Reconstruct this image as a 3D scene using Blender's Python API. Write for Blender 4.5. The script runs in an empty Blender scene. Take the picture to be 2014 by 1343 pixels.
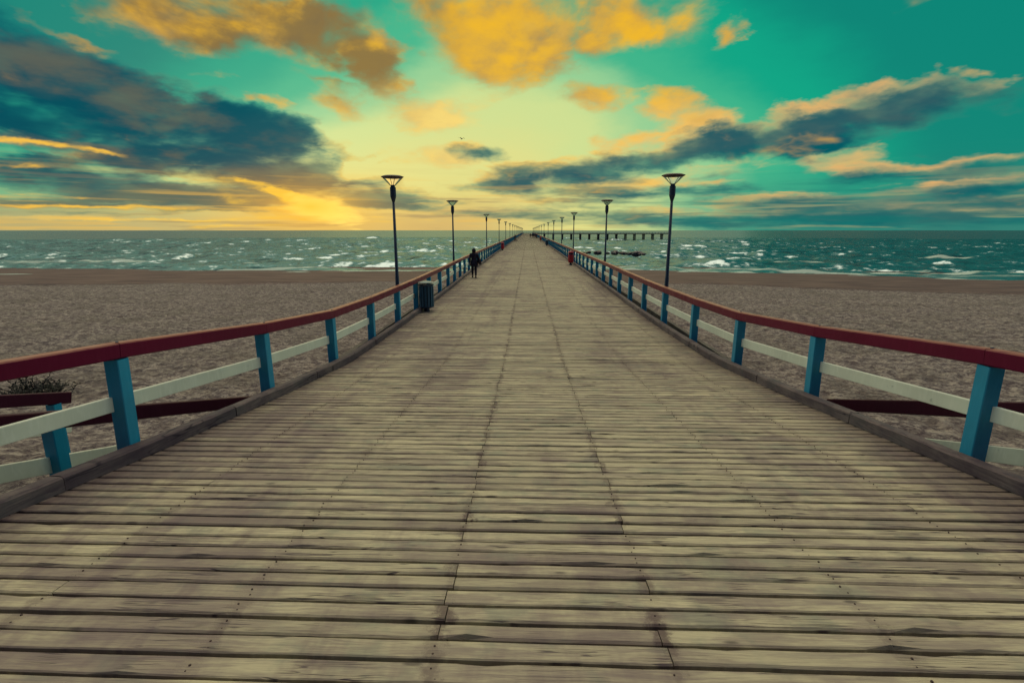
import bpy, bmesh, math, random
import numpy as np
from mathutils import Vector, Matrix
R_ = math.radians
random.seed(7); rng = np.random.default_rng(7)
S = bpy.context.scene
COL = S.collection

# ------------------------------------------------------------------ camera
CAM_H = 2.85
PITCH, YAW = 12.242, 1.723
cam_d = bpy.data.cameras.new("camera"); cam = bpy.data.objects.new("camera", cam_d); COL.objects.link(cam)
cam_d.sensor_width = 36.0; cam_d.lens = 18.0; cam_d.clip_start = 0.05; cam_d.clip_end = 80000
cam.location = (0, 0, CAM_H); cam.rotation_euler = (R_(90 - PITCH), 0, R_(YAW))
S.camera = cam
S.view_settings.view_transform = 'Standard'; S.view_settings.look = 'None'
S.cycles.max_bounces = 5; S.cycles.diffuse_bounces = 2; S.cycles.glossy_bounces = 2; S.cycles.transmission_bounces = 4
S.view_settings.exposure = 0.0; S.view_settings.gamma = 1.0

# ------------------------------------------------------------------ node mini-language
def lin(c):
    f = lambda v: v / 12.92 if v <= 0.04045 else ((v + 0.055) / 1.055) ** 2.4
    return tuple(f(v / 255.0) for v in c[:3]) + (1.0,)

class NT:
    def __init__(s, tree): s.t = tree; s.n = tree.nodes; s.l = tree.links
    def new(s, kind, **kw):
        n = s.n.new(kind)
        for k, v in kw.items(): setattr(n, k, v)
        return n
    def put(s, sock, v):
        if v is None: return
        if isinstance(v, bpy.types.NodeSocket): s.l.new(v, sock)
        else:
            if sock.type == 'RGBA' and len(v) == 3: v = tuple(v) + (1.0,)
            sock.default_value = v
    def m(s, op, a, b=None, c=None, clamp=False):
        n = s.new('ShaderNodeMath', operation=op, use_clamp=clamp)
        s.put(n.inputs[0], a); s.put(n.inputs[1], b)
        if c is not None: s.put(n.inputs[2], c)
        return n.outputs[0]
    def add(s, a, b): return s.m('ADD', a, b)
    def sub(s, a, b): return s.m('SUBTRACT', a, b)
    def mul(s, a, b): return s.m('MULTIPLY', a, b)
    def ss(s, x, lo, hi, a=0.0, b=1.0):
        n = s.new('ShaderNodeMapRange', interpolation_type='SMOOTHSTEP', clamp=True)
        s.put(n.inputs['Value'], x); s.put(n.inputs['From Min'], lo); s.put(n.inputs['From Max'], hi)
        s.put(n.inputs['To Min'], a); s.put(n.inputs['To Max'], b)
        return n.outputs['Result']
    def lm(s, x, lo, hi, a=0.0, b=1.0):
        n = s.new('ShaderNodeMapRange', clamp=True)
        s.put(n.inputs['Value'], x); s.put(n.inputs['From Min'], lo); s.put(n.inputs['From Max'], hi)
        s.put(n.inputs['To Min'], a); s.put(n.inputs['To Max'], b)
        return n.outputs['Result']
    def xyz(s, x, y, z):
        n = s.new('ShaderNodeCombineXYZ'); s.put(n.inputs[0], x); s.put(n.inputs[1], y); s.put(n.inputs[2], z); return n.outputs[0]
    def sep(s, v):
        n = s.new('ShaderNodeSeparateXYZ'); s.put(n.inputs[0], v); return n.outputs
    def vm(s, op, a, b=None, scale=None):
        n = s.new('ShaderNodeVectorMath', operation=op); s.put(n.inputs[0], a)
        if b is not None: s.put(n.inputs[1], b)
        if scale is not None: s.put(n.inputs['Scale'], scale)
        return n.outputs[0]
    def noise(s, v, scale, detail=4, rough=0.55, dist=0.0, out='Fac'):
        n = s.new('ShaderNodeTexNoise'); s.put(n.inputs['Vector'], v); s.put(n.inputs['Scale'], scale)
        n.inputs['Detail'].default_value = detail; n.inputs['Roughness'].default_value = rough; n.inputs['Distortion'].default_value = dist
        return n.outputs[out]
    def mix(s, f, a, b, mode='MIX'):
        n = s.new('ShaderNodeMix', data_type='RGBA', blend_type=mode, clamp_factor=True)
        s.put(n.inputs[0], f); s.put(n.inputs[6], a); s.put(n.inputs[7], b); return n.outputs[2]
    def ramp(s, f, stops, interp='LINEAR'):
        n = s.new('ShaderNodeValToRGB'); e = n.color_ramp; e.interpolation = interp
        while len(e.elements) < len(stops): e.elements.new(0.5)
        for el, (p, c) in zip(e.elements, stops): el.position = p; el.color = c if len(c) == 4 else tuple(c) + (1,)
        s.put(n.inputs[0], f); return n.outputs[0]
    def bump(s, h, strength, dist, normal=None):
        n = s.new('ShaderNodeBump'); s.put(n.inputs['Height'], h); n.inputs['Strength'].default_value = strength
        n.inputs['Distance'].default_value = dist
        if normal is not None: s.put(n.inputs['Normal'], normal)
        return n.outputs[0]

# directions of the sky features, taken once from the photograph and fixed in the world by azimuth / elevation
_f = 1007.0; _p = R_(PITCH); _a = R_(YAW)
_F = np.array([-math.sin(_a) * math.cos(_p), math.cos(_a) * math.cos(_p), -math.sin(_p)])
_Rt = np.array([math.cos(_a), math.sin(_a), 0.0]); _U = np.cross(_Rt, _F)
def azel(x, y):
    d = (x - 1007) / _f * _Rt + (671.5 - y) / _f * _U + _F; d /= np.linalg.norm(d)
    return math.atan2(d[0], d[1]), math.asin(d[2])
SUN_AZ, SUN_EL = azel(610, 402)

# ------------------------------------------------------------------ world: sunset sky with clouds
# (x, y, rx, ry, tilt, weight)
DARK = [
 (20,160,240,75,8,1.2),(200,170,140,40,16,1.1),(350,205,170,40,12,1.1),(100,235,260,45,0,1.3),(330,250,240,45,4,1.2),
 (560,272,90,36,16,1.25),(470,262,120,36,10,1.1),(20,50,120,45,10,.9),(300,318,190,26,3,.8),(540,335,110,34,4,.9),
 (120,350,150,24,9,1.1),(330,375,150,18,5,.9),(470,385,120,16,3,.8),(250,402,240,9,1,.6),(60,395,120,7,0,.55),(740,380,90,20,4,1.6),
 (600,330,60,20,0,.6),(700,420,60,8,0,.5),(560,418,80,7,0,.5),
 (945,304,52,14,0,1.1),(1060,352,85,26,-2,1.4),(960,368,110,13,0,.9),(1195,336,85,25,-4,1.4),(1280,318,60,18,-5,.9),
 (1360,292,85,26,-8,1.3),(1455,276,56,30,4,1.5),(1580,262,64,36,-6,2.0),(1700,234,110,38,-14,2.1),(1850,200,90,36,-10,2.1),(1995,186,55,22,-6,1.4),
 (1270,384,200,13,-2,1.0),(1430,370,80,12,-5,1.0),(1740,348,170,14,-4,1.3),(1935,334,110,16,-4,1.4),(1930,372,150,12,-4,1.3),
 (1535,402,120,13,-2,1.2),(1760,397,210,11,-2,1.1),(1480,428,400,11,0,1.0),(1130,408,130,9,0,.8),(1850,418,240,13,0,1.1),(1720,443,420,16,0,1.2),(1250,440,260,7,0,.7),(1080,425,180,8,0,.8),(1400,345,60,10,-6,.9),(1650,385,120,10,-3,1.0),(1990,400,90,8,0,.9),(1620,318,60,8,-6,.6),
 (1805,300,40,8,-6,.8),(840,395,110,10,0,.8),(960,418,120,7,0,.6),
 (80,352,130,28,6,1.3),(280,372,120,20,5,1.1),(280,316,80,24,0,1.2),(450,325,120,26,4,1.2),(560,355,90,22,4,1.1),(420,395,160,9,2,.8),(650,380,80,18,0,.9),(720,402,110,8,3,1.2),(330,392,150,9,2,1.1),(120,405,150,6,1,.9),(420,412,110,5,1,.8),(150,420,200,6,0,.6),(760,350,50,10,0,.5),
]
ORANGE = [
 (330,30,170,55,10,1.1),(270,15,100,30,8,.8),(520,60,190,55,10,1.1),(660,70,100,48,8,1.1),(560,15,260,40,0,.8),(740,128,58,42,25,1.5),(960,60,120,90,10,1.35),(1010,115,80,55,0,1.2),(880,40,80,70,0,.8),
 (1250,35,115,62,0,1.25),(1200,70,50,34,0,.9),(140,78,85,14,26,1.0),(640,163,62,13,12,.85),(690,212,65,22,8,1.2),(560,215,60,14,20,.5),
 (790,190,70,26,15,1.0),(880,222,80,34,0,1.1),(820,235,60,22,0,.9),(1155,196,60,24,0,1.25),(1328,207,58,28,-6,1.6),(1255,180,60,13,0,.6),(1135,140,35,26,0,.45),(1436,66,44,17,-38,.95),
 (855,310,74,19,2,1.5),(1260,284,90,22,-8,1.3),(1402,248,52,24,-8,1.5),(1640,206,120,15,-16,.95),(1930,140,36,11,0,.7),(1665,312,66,18,-6,1.25),(1590,322,60,10,0,.55),
 (1700,335,110,10,-4,.8),(1870,326,160,10,-5,.85),(1985,314,60,12,-4,.8),(1880,363,110,8,-2,.8),(1430,405,90,9,-4,.8),(1480,385,200,6,-2,.5),(1940,395,110,10,-4,.75),(1640,374,150,6,-2,.6),
 (1180,366,200,10,-4,.85),(1020,392,140,9,0,.7),(1330,345,150,12,-8,.6),(1400,330,100,12,0,.4),
 (540,200,40,10,20,.6),(480,160,60,10,10,.5),(650,290,50,14,0,.5),
 (60,277,170,11,4,1.3),(230,296,120,8,6,.8),(420,345,220,11,7,1.2),(560,372,110,9,6,1.2),(330,320,120,8,4,.6),(180,408,230,6,1,.9),(330,432,260,5,0,.7),(700,430,140,6,2,.9),(480,446,80,4,0,1.0),(60,430,160,5,0,.7),(40,330,90,10,0,.4),(520,196,60,12,0,.35),
]
world = bpy.data.worlds.new("World"); S.world = world; world.use_nodes = True
def build_world():
    T = NT(world.node_tree); T.n.clear()
    d = T.new('ShaderNodeTexCoord').outputs['Generated']
    x, y, z = T.sep(d)
    az = T.m('ARCTAN2', x, y); el = T.m('ARCSINE', z)
    zc = T.m('MAXIMUM', z, 0.0)
    den = T.add(zc, 0.11)
    Q = T.xyz(T.m('DIVIDE', x, den), T.m('DIVIDE', T.mul(y, 1.0), den), 0.0)
    # finer puffs keep a rounder shape, the far streaks lie flat
    P = T.xyz(az, el, 0.0)
    k = T.lm(el, 0.0, 0.3, 1.0, 0.0)
    def cloudnoise(v):
        a_, e_, _z = T.sep(v)
        lg = T.m('LOGARITHM', T.add(T.m('MAXIMUM', e_, 0.0), 0.09), math.e)
        n_a = T.noise(T.xyz(T.mul(a_, 6.0), T.mul(lg, 3.6), 0.3), 1.15, 5, 0.52, 0.3)
        n_b = T.noise(T.xyz(T.mul(a_, 9.0), T.mul(lg, 5.4), 2.3), 1.5, 3, 0.5, 0.4)
        bil = T.m('ABSOLUTE', T.sub(n_b, .5))
        return T.add(T.mul(T.sub(n_a, .5), .9), T.mul(T.sub(.08, bil), T.lm(e_, .12, .28, .65, .28)))
    fb = cloudnoise(P); fb2 = cloudnoise(T.vm('ADD', P, (-.020, .014, 0)))
    relief = T.sub(fb, fb2)
    wr = T.new('ShaderNodeTexNoise'); T.put(wr.inputs['Vector'], T.xyz(T.mul(az, 7.0), T.mul(el, 16.0), 4.0)); wr.inputs['Scale'].default_value = 1.3; wr.inputs['Detail'].default_value = 5; wr.inputs['Roughness'].default_value = 0.6
    wv = T.vm('SUBTRACT', wr.outputs['Color'], (0.5, 0.5, 0.5))
    wamp = T.lm(el, 0.0, 0.25, 0.25, 1.0)
    wv = T.vm('SCALE', T.vm('MULTIPLY', wv, (0.16, 0.075, 0.0)), scale=wamp)
    PW = T.vm('ADD', P, wv)
    def field(lst, vec):
        acc = None
        for (cx, cy, rx, ry, tl, w) in lst:
            a0, e0 = azel(cx, cy); t = R_(tl); c, s_ = math.cos(t), math.sin(t)
            ax, ex = azel(cx + c * 20, cy + s_ * 20); rxa = math.hypot((ax - a0) * math.cos(0), ex - e0) / 20 * rx
            ay, ey = azel(cx - s_ * 20, cy + c * 20); rya = math.hypot(ay - a0, ey - e0) / 20 * ry
            rot = math.atan2(ex - e0, ax - a0)
            mp = T.new('ShaderNodeMapping', vector_type='TEXTURE'); T.put(mp.inputs['Vector'], vec)
            mp.inputs['Location'].default_value = (a0, e0, 0); mp.inputs['Rotation'].default_value = (0, 0, rot); mp.inputs['Scale'].default_value = (rxa * 1.55, rya * 1.6, 1)
            g = T.new('ShaderNodeTexGradient', gradient_type='SPHERICAL'); T.put(g.inputs[0], mp.outputs[0])
            if acc is None: acc = T.mul(g.outputs[1], w)
            else: acc = T.m('MULTIPLY_ADD', g.outputs[1], w, acc)
        return acc
    fD = field(DARK, PW); fO = field(ORANGE, PW)
    fL = field(DARK[19:41], T.vm('ADD', PW, (.018, -.012, 0)))          # the same clouds, moved towards the light: their lit flanks
    soft = lambda f: T.sub(1.0, T.m('POWER', .30, f))
    nz = T.mul(fb, T.lm(el, 0.02, 0.26, 2.7, 3.4))
    D = T.add(T.sub(T.mul(soft(fD), 1.8), .36), nz); O = T.add(T.sub(T.mul(soft(fO), 1.75), .36), nz); L = T.add(T.sub(T.mul(soft(fL), 1.8), .70), nz)
    # ---- clear sky: warm round the sunset, teal towards the zenith and the right
    mp = T.new('ShaderNodeMapping', vector_type='TEXTURE'); T.put(mp.inputs['Vector'], P)
    mp.inputs['Location'].default_value = (R_(-6.5), R_(1.0), 0); mp.inputs['Scale'].default_value = (1.0, 0.52, 1)
    ln = T.new('ShaderNodeVectorMath', operation='LENGTH'); T.put(ln.inputs[0], mp.outputs[0])
    skewed = T.add(ln.outputs['Value'], T.mul(T.m('MAXIMUM', az, 0.0), 0.30))
    skewed = T.add(skewed, T.mul(T.mul(T.m('MAXIMUM', T.sub(T.mul(az, -1.0), .12), 0.0), .62), T.ss(el, R_(6.5), R_(14))))
    skewed = T.add(skewed, T.mul(T.sub(T.noise(T.xyz(T.mul(az, 3.0), T.mul(el, 7.0), 11.0), 1.2, 5, .6), .5), .22))
    base = T.ramp(skewed, [(0.0, lin((222, 205, 120))), (0.20, lin((224, 222, 138))), (0.38, lin((208, 224, 146))), (0.53, lin((150, 208, 148))),
                           (0.66, lin((60, 182, 138))), (0.80, lin((0, 166, 132))), (1.0, lin((0, 134, 118)))], 'EASE')
    # Nishita daylight kept in the mix for the broad fall-off of the real sky
    ni = T.new('ShaderNodeTexSky', sky_type='NISHITA', sun_disc=False); ni.sun_elevation = R_(9); ni.sun_rotation = SUN_AZ
    nis = T.vm('SCALE', ni.outputs[0], scale=0.08)
    base = T.mix(0.03, base, nis)
    # low warm haze at the horizon on the left, cold bank on the right
    hz = T.m('MULTIPLY', T.ss(el, R_(4.5), R_(0.2)), T.ss(az, R_(8), R_(-12)))
    base = T.mix(T.mul(hz, .75), base, lin((206, 168, 108)))
    hr = T.m('MULTIPLY', T.ss(el, R_(7.0), R_(0.5)), T.ss(az, R_(4), R_(30)))
    base = T.mix(T.mul(hr, .8), base, lin((60, 130, 118)))
    # glow round the hidden sun
    sv = T.xyz(T.mul(T.sub(az, SUN_AZ), 1.0), T.mul(T.sub(el, SUN_EL - .004), 2.6), 0)
    sl = T.new('ShaderNodeVectorMath', operation='LENGTH'); T.put(sl.inputs[0], sv); sd = sl.outputs['Value']
    glow = T.m('POWER', T.lm(sd, 0.0, 0.42, 1.0, 0.0), 2.2)
    base = T.mix(T.mul(glow, .40), base, lin((255, 205, 60)))
    # ---- sun-lit (orange) clouds
    prox = T.lm(sd, 0.03, 0.62, 1.0, 0.0)
    n2 = T.noise(T.xyz(T.mul(az, 5.0), T.mul(el, 9.0), 8.0), 1.5, 5, 0.55)
    aO = T.ss(O, 0.0, 1.0); aL = T.ss(L, 0.05, 0.85)
    bright = T.ss(T.add(T.add(T.mul(O, .35), T.mul(T.sub(n2, .5), 1.9)), T.mul(relief, 1.7)), -0.3, .85)
    high = T.ss(el, R_(9), R_(15))
    lowc = T.mix(bright, lin((224, 196, 122)), lin((250, 196, 92)))
    lowc = T.mix(T.m('POWER', prox, 1.5), lowc, lin((255, 208, 58)))
    topc = T.mix(bright, lin((176, 142, 84)), lin((244, 184, 36)))
    # heavier brown bodies at the upper left
    body = T.m('MULTIPLY', T.ss(az, R_(-5), R_(-15)), T.ss(T.sub(T.add(n2, T.mul(O, .22)), T.mul(relief, 1.2)), 0.44, 0.80))
    topc = T.mix(T.mul(body, .85), topc, lin((118, 96, 66)))
    pale = T.m('MULTIPLY', T.ss(az, R_(-17), R_(-9)), T.m('MULTIPLY', T.ss(az, R_(2), R_(-2)), T.ss(el, R_(15.5), R_(12))))
    oc = T.mix(high, lowc, topc)
    oc = T.mix(T.mul(pale, .8), oc, T.mix(bright, lin((226, 196, 120)), lin((250, 222, 128))))
    oc = T.mix(T.mul(T.ss(az, R_(12), R_(34)), .55), oc, lin((205, 172, 118)))
    col = T.mix(T.mul(aO, T.lm(O, .2, 1.1, .55, .95)), base, oc)
    litc = T.mix(T.ss(az, R_(6), R_(32)), lin((250, 198, 92)), lin((226, 176, 112)))
    col = T.mix(T.mul(aL, .88), col, T.mix(T.ss(T.add(n2, T.mul(relief, 3.0)), .30, .70), T.mix(.5, litc, lin((190, 178, 120))), litc))
    # ---- shaded (dark) clouds, thin rims let the warm light through
    aD = T.ss(D, -0.04, 1.08)
    n3 = T.noise(T.xyz(T.mul(az, 4.0), T.mul(el, 12.0), 2.0), 1.4, 5, 0.55)
    left = T.ss(az, R_(-12), R_(-34))
    thick = T.ss(T.sub(D, T.mul(relief, 2.0)), 0.25, 1.4)
    dc_r = T.mix(thick, lin((50, 132, 118)), lin((0, 86, 98)))
    dc_l = T.mix(thick, lin((20, 116, 116)), lin((6, 74, 90)))
    dc_l = T.mix(T.mul(T.ss(T.add(n3, T.mul(relief, 1.0)), .45, .70), .50), dc_l, lin((98, 88, 78)))
    dc = T.mix(left, dc_r, dc_l)
    dc = T.mix(T.mul(T.ss(el, R_(6.0), R_(0.5)), .55), dc, T.mix(T.ss(az, R_(2), R_(18)), lin((120, 132, 100)), lin((10, 112, 108))))
    dc = T.mix(T.mul(T.ss(n3, .45, .75), T.lm(left, 0, 1, .14, .25)), dc, lin((136, 128, 90)))
    # rim
    rim = T.m('MULTIPLY', T.ss(D, 0.02, 0.30), T.ss(D, 0.62, 0.30))
    rimc = T.mix(prox, lin((226, 190, 120)), lin((255, 200, 70)))
    col = T.mix(T.mul(rim, T.mul(T.m('POWER', prox, 2.0), .6)), col, rimc)
    col = T.mix(T.mul(aD, T.lm(thick, 0, 1, .80, .97)), col, dc)
    # bright breaks under the heavy clouds
    fG = field([(30,277,110,7,3,.75),(190,296,80,5,6,.5),(470,356,70,5,7,.5),(555,378,60,6,8,.7),(600,402,55,11,25,1.3),(180,408,210,4,1,.7),(330,432,180,4,0,.6),(720,424,120,4,3,.7),(480,446,80,4,0,.9),(60,330,80,7,0,.5),(60,380,110,4,2,.5)], PW)
    col = T.mix(T.mul(T.ss(T.add(fG, T.mul(fb, 1.9)), .22, .80), .85), col, T.mix(prox, lin((255, 190, 70)), (1.15, .72, .07, 1)))
    # thin flat streaks low over the sea
    st = T.noise(T.xyz(T.mul(az, 3.0), T.mul(el, 70.0), 5.0), 1.3, 5, 0.55, 0.2)
    stm = T.m('MULTIPLY', T.ss(st, .52, .68), T.ss(el, R_(7.0), R_(2.0)))
    col = T.mix(T.mul(stm, .55), col, T.mix(T.ss(az, R_(-4), R_(14)), lin((150, 132, 100)), lin((20, 112, 106))))
    stw = T.m('MULTIPLY', T.ss(st, .47, .34), T.ss(el, R_(7.0), R_(2.0)))
    col = T.mix(T.mul(stw, .5), col, T.mix(T.ss(az, R_(-4), R_(14)), lin((240, 190, 88)), lin((168, 168, 118))))
    # the sun burning through its gap
    sg = T.xyz(T.sub(az, SUN_AZ), T.add(T.mul(T.sub(el, SUN_EL), 2.4), T.mul(T.sub(az, SUN_AZ), .75)), 0)
    sgl = T.new('ShaderNodeVectorMath', operation='LENGTH'); T.put(sgl.inputs[0], T.vm('ADD', sg, T.vm('SCALE', wv, scale=.6)))
    gap = T.ss(T.add(sgl.outputs['Value'], T.mul(fb, .18)), 0.080, 0.015)
    col = T.mix(gap, col, (1.35, 1.0, .22, 1))
    aur = T.m('POWER', T.lm(sd, 0.0, 0.26, 1.0, 0.0), 2.4)
    col = T.mix(T.mul(aur, .80), col, (1.15, .56, .03, 1))
    # ---- the rest of the dome, out of the photograph: fill light added overhead and at the sides, dimmed behind
    over = T.ss(el, R_(36), R_(58))
    col = T.mix(over, col, (3.4, 2.7, 2.0, 1))
    back = T.ss(y, 0.42, -0.02)
    backc = T.mix(T.ss(el, R_(20), R_(70)), (.010, .022, .085, 1), (.10, .10, .13, 1))
    col = T.mix(back, col, backc)
    aaz = T.m('ABSOLUTE', az)
    side = T.m('MULTIPLY', T.m('MULTIPLY', T.ss(aaz, R_(52), R_(76)), T.ss(aaz, R_(122), R_(98))), T.m('MULTIPLY', T.ss(el, R_(2), R_(14)), T.ss(el, R_(70), R_(50))))
    col = T.mix(T.mul(side, .85), col, (.70, .88, .90, 1))
    col = T.mix(T.ss(z, 0.0, -0.02), col, (.015, .055, .065, 1))
    bg = T.new('ShaderNodeBackground'); T.put(bg.inputs[0], col); bg.inputs[1].default_value = 1.0
    out = T.new('ShaderNodeOutputWorld'); T.l.new(bg.outputs[0], out.inputs[0])
    world.cycles.sampling_method = 'MANUAL'; world.cycles.sample_map_resolution = 512
build_world()

# ------------------------------------------------------------------ sun (behind thin cloud: wide and soft)
sl_ = bpy.data.lights.new("sun", 'SUN'); sl_.energy = 0.55; sl_.angle = R_(90); sl_.color = (1.0, .76, .46)
sun = bpy.data.objects.new("sun", sl_); COL.objects.link(sun)
SEL = R_(9)
sd_ = Vector((math.sin(SUN_AZ) * math.cos(SEL), math.cos(SUN_AZ) * math.cos(SEL), math.sin(SEL)))
sun.rotation_euler = (-sd_).to_track_quat('-Z', 'Y').to_euler(); sun.location = (-30, 60, 40)

# ------------------------------------------------------------------ object helpers
def tag(o, label=None, cat=None, group=None, kind=None):
    if label: o['label'] = label
    if cat: o['category'] = cat
    if group: o['group'] = group
    if kind: o['kind'] = kind
    return o
def empty(name, loc=(0, 0, 0), rz=0.0):
    o = bpy.data.objects.new(name, None); o.location = loc; o.rotation_euler = (0, 0, rz); o.empty_display_size = .2; COL.objects.link(o); return o
def link(name, me, mat, parent=None, smooth=False):
    if mat is not None and not me.materials: me.materials.append(mat)
    if smooth: me.polygons.foreach_set('use_smooth', [True] * len(me.polygons))
    o = bpy.data.objects.new(name, me); COL.objects.link(o)
    if parent is not None: o.parent = parent
    return o
def copy_tree(o, parent=None):
    c = o.copy(); COL.objects.link(c)
    if parent is not None: c.parent = parent
    for ch in list(o.children): copy_tree(ch, c)
    return c

class MB:
    def __init__(s): s.v = []; s.f = []
    def verts(s, vs): b = len(s.v); s.v.extend([tuple(p) for p in vs]); return b
    def box(s, c, d, mat=None):
        hx, hy, hz = d[0] / 2, d[1] / 2, d[2] / 2
        vs = [Vector((i * hx, j * hy, k * hz)) for k in (-1, 1) for j in (-1, 1) for i in (-1, 1)]
        if mat is not None: vs = [mat @ v for v in vs]
        c = Vector(c); b = s.verts([v + c for v in vs])
        for q in ((0, 2, 3, 1), (4, 5, 7, 6), (0, 1, 5, 4), (2, 6, 7, 3), (0, 4, 6, 2), (1, 3, 7, 5)): s.f.append(tuple(b + i for i in q))
    def sweep(s, rings, closed=True, caps=True):
        n = len(rings[0]); bs = [s.verts(r) for r in rings]
        for a, b in zip(bs, bs[1:]):
            for i in range(n if closed else n - 1):
                j = (i + 1) % n; s.f.append((a + i, a + j, b + j, b + i))
        if caps:
            s.f.append(tuple(bs[0] + i for i in reversed(range(n)))); s.f.append(tuple(bs[-1] + i for i in range(n)))
    def beam(s, p0, p1, w, h, bev=0.0, up=Vector((0, 0, 1)), off=0.0):
        p0 = Vector(p0); p1 = Vector(p1); t = (p1 - p0).normalized(); r = t.cross(up).normalized(); u = r.cross(t)
        prof = rect(w, h, bev)
        s.sweep([[p + r * a + u * (b + off) for a, b in prof] for p in (p0, p1)])
    def lathe(s, prof, n=20, c=(0, 0, 0), caps=True):
        c = Vector(c); s.sweep([[c + Vector((r * math.cos(2 * math.pi * i / n), r * math.sin(2 * math.pi * i / n), z)) for i in range(n)] for r, z in prof], caps=caps)
    def tube(s, pts, rad, n=6):
        pts = [Vector(p) for p in pts]; rings = []
        for i, p in enumerate(pts):
            t = (pts[min(i + 1, len(pts) - 1)] - pts[max(i - 1, 0)]).normalized()
            a = t.cross(Vector((0.31, 0.2, 1))).normalized() if abs(t.z) < .97 else t.cross(Vector((1, 0, 0))).normalized(); b = t.cross(a)
            r = rad[i] if hasattr(rad, '__len__') else rad
            rings.append([p + a * (r * math.cos(2 * math.pi * k / n)) + b * (r * math.sin(2 * math.pi * k / n)) for k in range(n)])
        s.sweep(rings)
    def mesh(s, name):
        me = bpy.data.meshes.new(name); me.from_pydata(s.v, [], s.f); me.update()
        bm = bmesh.new(); bm.from_mesh(me); bmesh.ops.recalc_face_normals(bm, faces=bm.faces); bm.to_mesh(me); bm.free(); return me
    def build(s, name, mat, parent=None, smooth=False): return link(name, s.mesh(name), mat, parent, smooth)
def rect(w, h, b=0.0):
    w /= 2; h /= 2
    if b <= 0: return [(-w, -h), (w, -h), (w, h), (-w, h)]
    return [(-w + b, -h), (w - b, -h), (w, -h + b), (w, h - b), (w - b, h), (-w + b, h), (-w, h - b), (-w, -h + b)]

# lattice value noise for the terrain and water meshes
def vnoise(x, y, seed=0):
    xi = np.floor(x).astype(np.int64); yi = np.floor(y).astype(np.int64); fx = x - xi; fy = y - yi
    fx = fx * fx * (3 - 2 * fx); fy = fy * fy * (3 - 2 * fy)
    def h(a, b):
        n = (a * 374761393 + b * 668265263 + seed * 982451653) & 0xFFFFFFFF
        n = ((n ^ (n >> 13)) * 1274126177) & 0xFFFFFFFF
        return ((n ^ (n >> 16)) & 0xFFFF) / 65535.0
    return (h(xi, yi) * (1 - fx) + h(xi + 1, yi) * fx) * (1 - fy) + (h(xi, yi + 1) * (1 - fx) + h(xi + 1, yi + 1) * fx) * fy
def fbm2(x, y, o=4, seed=0):
    s = 0; a = .5
    for i in range(o): s = s + a * vnoise(x * 2 ** i, y * 2 ** i, seed + i); a *= .5
    return s

# ------------------------------------------------------------------ materials
def newmat(name):
    m = bpy.data.materials.new(name); m.use_nodes = True; T = NT(m.node_tree); T.n.clear()
    b = T.new('ShaderNodeBsdfPrincipled'); o = T.new('ShaderNodeOutputMaterial'); T.l.new(b.outputs[0], o.inputs[0])
    return m, T, b
def posn(T): return T.new('ShaderNodeNewGeometry').outputs['Position']
def paint(name, col, rough=.45, wear=.15, wearcol=(.12, .10, .09), scale=6.0, chip=.70, spec=.5):
    m, T, b = newmat(name); p = T.new('ShaderNodeTexCoord').outputs['Object']; w = posn(T)
    n = T.noise(w, scale, 6, .6); n2 = T.noise(T.vm('MULTIPLY', w, (14, 14, 3)), 1.5, 4, .6); n3 = T.noise(w, 1.3, 3, .5)
    c = T.mix(T.mul(T.ss(n3, .35, .7), .35), col, tuple(v * .62 for v in col[:3]) + (1,))
    c = T.mix(T.mul(T.ss(n2, .45, .75), .25), c, tuple(min(1, v * 1.35 + .01) for v in col[:3]) + (1,))
    c = T.mix(T.mul(T.ss(n, chip, chip + .08), wear * 4), c, wearcol + (1,) if len(wearcol) == 3 else wearcol)
    T.put(b.inputs['Base Color'], c); T.put(b.inputs['Roughness'], T.lm(n, .3, .7, rough, rough + .2)); b.inputs['Specular IOR Level'].default_value = spec
    T.put(b.inputs['Normal'], T.bump(T.add(n2, T.mul(n, .5)), .25, .006)); return m
M_BLUE = paint('blue_paint', (.006, .27, .43, 1), .38, .18, (.045, .055, .07), 5, .66)
def paint_lit_top(m, col):  # sky highlight put into the base colour of upward faces, broken by noise
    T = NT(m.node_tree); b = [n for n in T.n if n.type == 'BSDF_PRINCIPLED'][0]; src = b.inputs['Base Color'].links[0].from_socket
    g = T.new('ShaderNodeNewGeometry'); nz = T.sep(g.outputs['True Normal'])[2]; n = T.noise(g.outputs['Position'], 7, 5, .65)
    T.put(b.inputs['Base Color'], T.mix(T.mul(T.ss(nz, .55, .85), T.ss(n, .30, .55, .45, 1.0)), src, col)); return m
M_RED = paint('red_paint', (.135, .0005, .028, 1), .34, .12, (.22, .08, .03), 5, .68, .2)
paint_lit_top(M_RED, (.34, .13, .075, 1))
M_BRACE = paint('old_dark_red_paint', (.040, .001, .014, 1), .45, .08, (.14, .05, .03), 4, .72, .2)
M_WHITE = paint('white_paint', (.78, .80, .62, 1), .45, .14, (.22, .24, .19), 5, .66)
M_LAMP = paint('dark_blue_metal', (.012, .035, .07, 1), .35, .05, (.05, .05, .05), 8)
M_BIN = paint('dark_bin_metal', (.008, .025, .06, 1), .35, .08, (.06, .05, .04), 9)
M_BINRED = paint('red_bin_paint', (.42, .012, .03, 1), .35, .05, (.1, .03, .03), 9)
M_CAP = paint('lamp_cap_metal', (.09, .06, .06, 1), .35, .04, (.05, .05, .05), 9)

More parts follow.
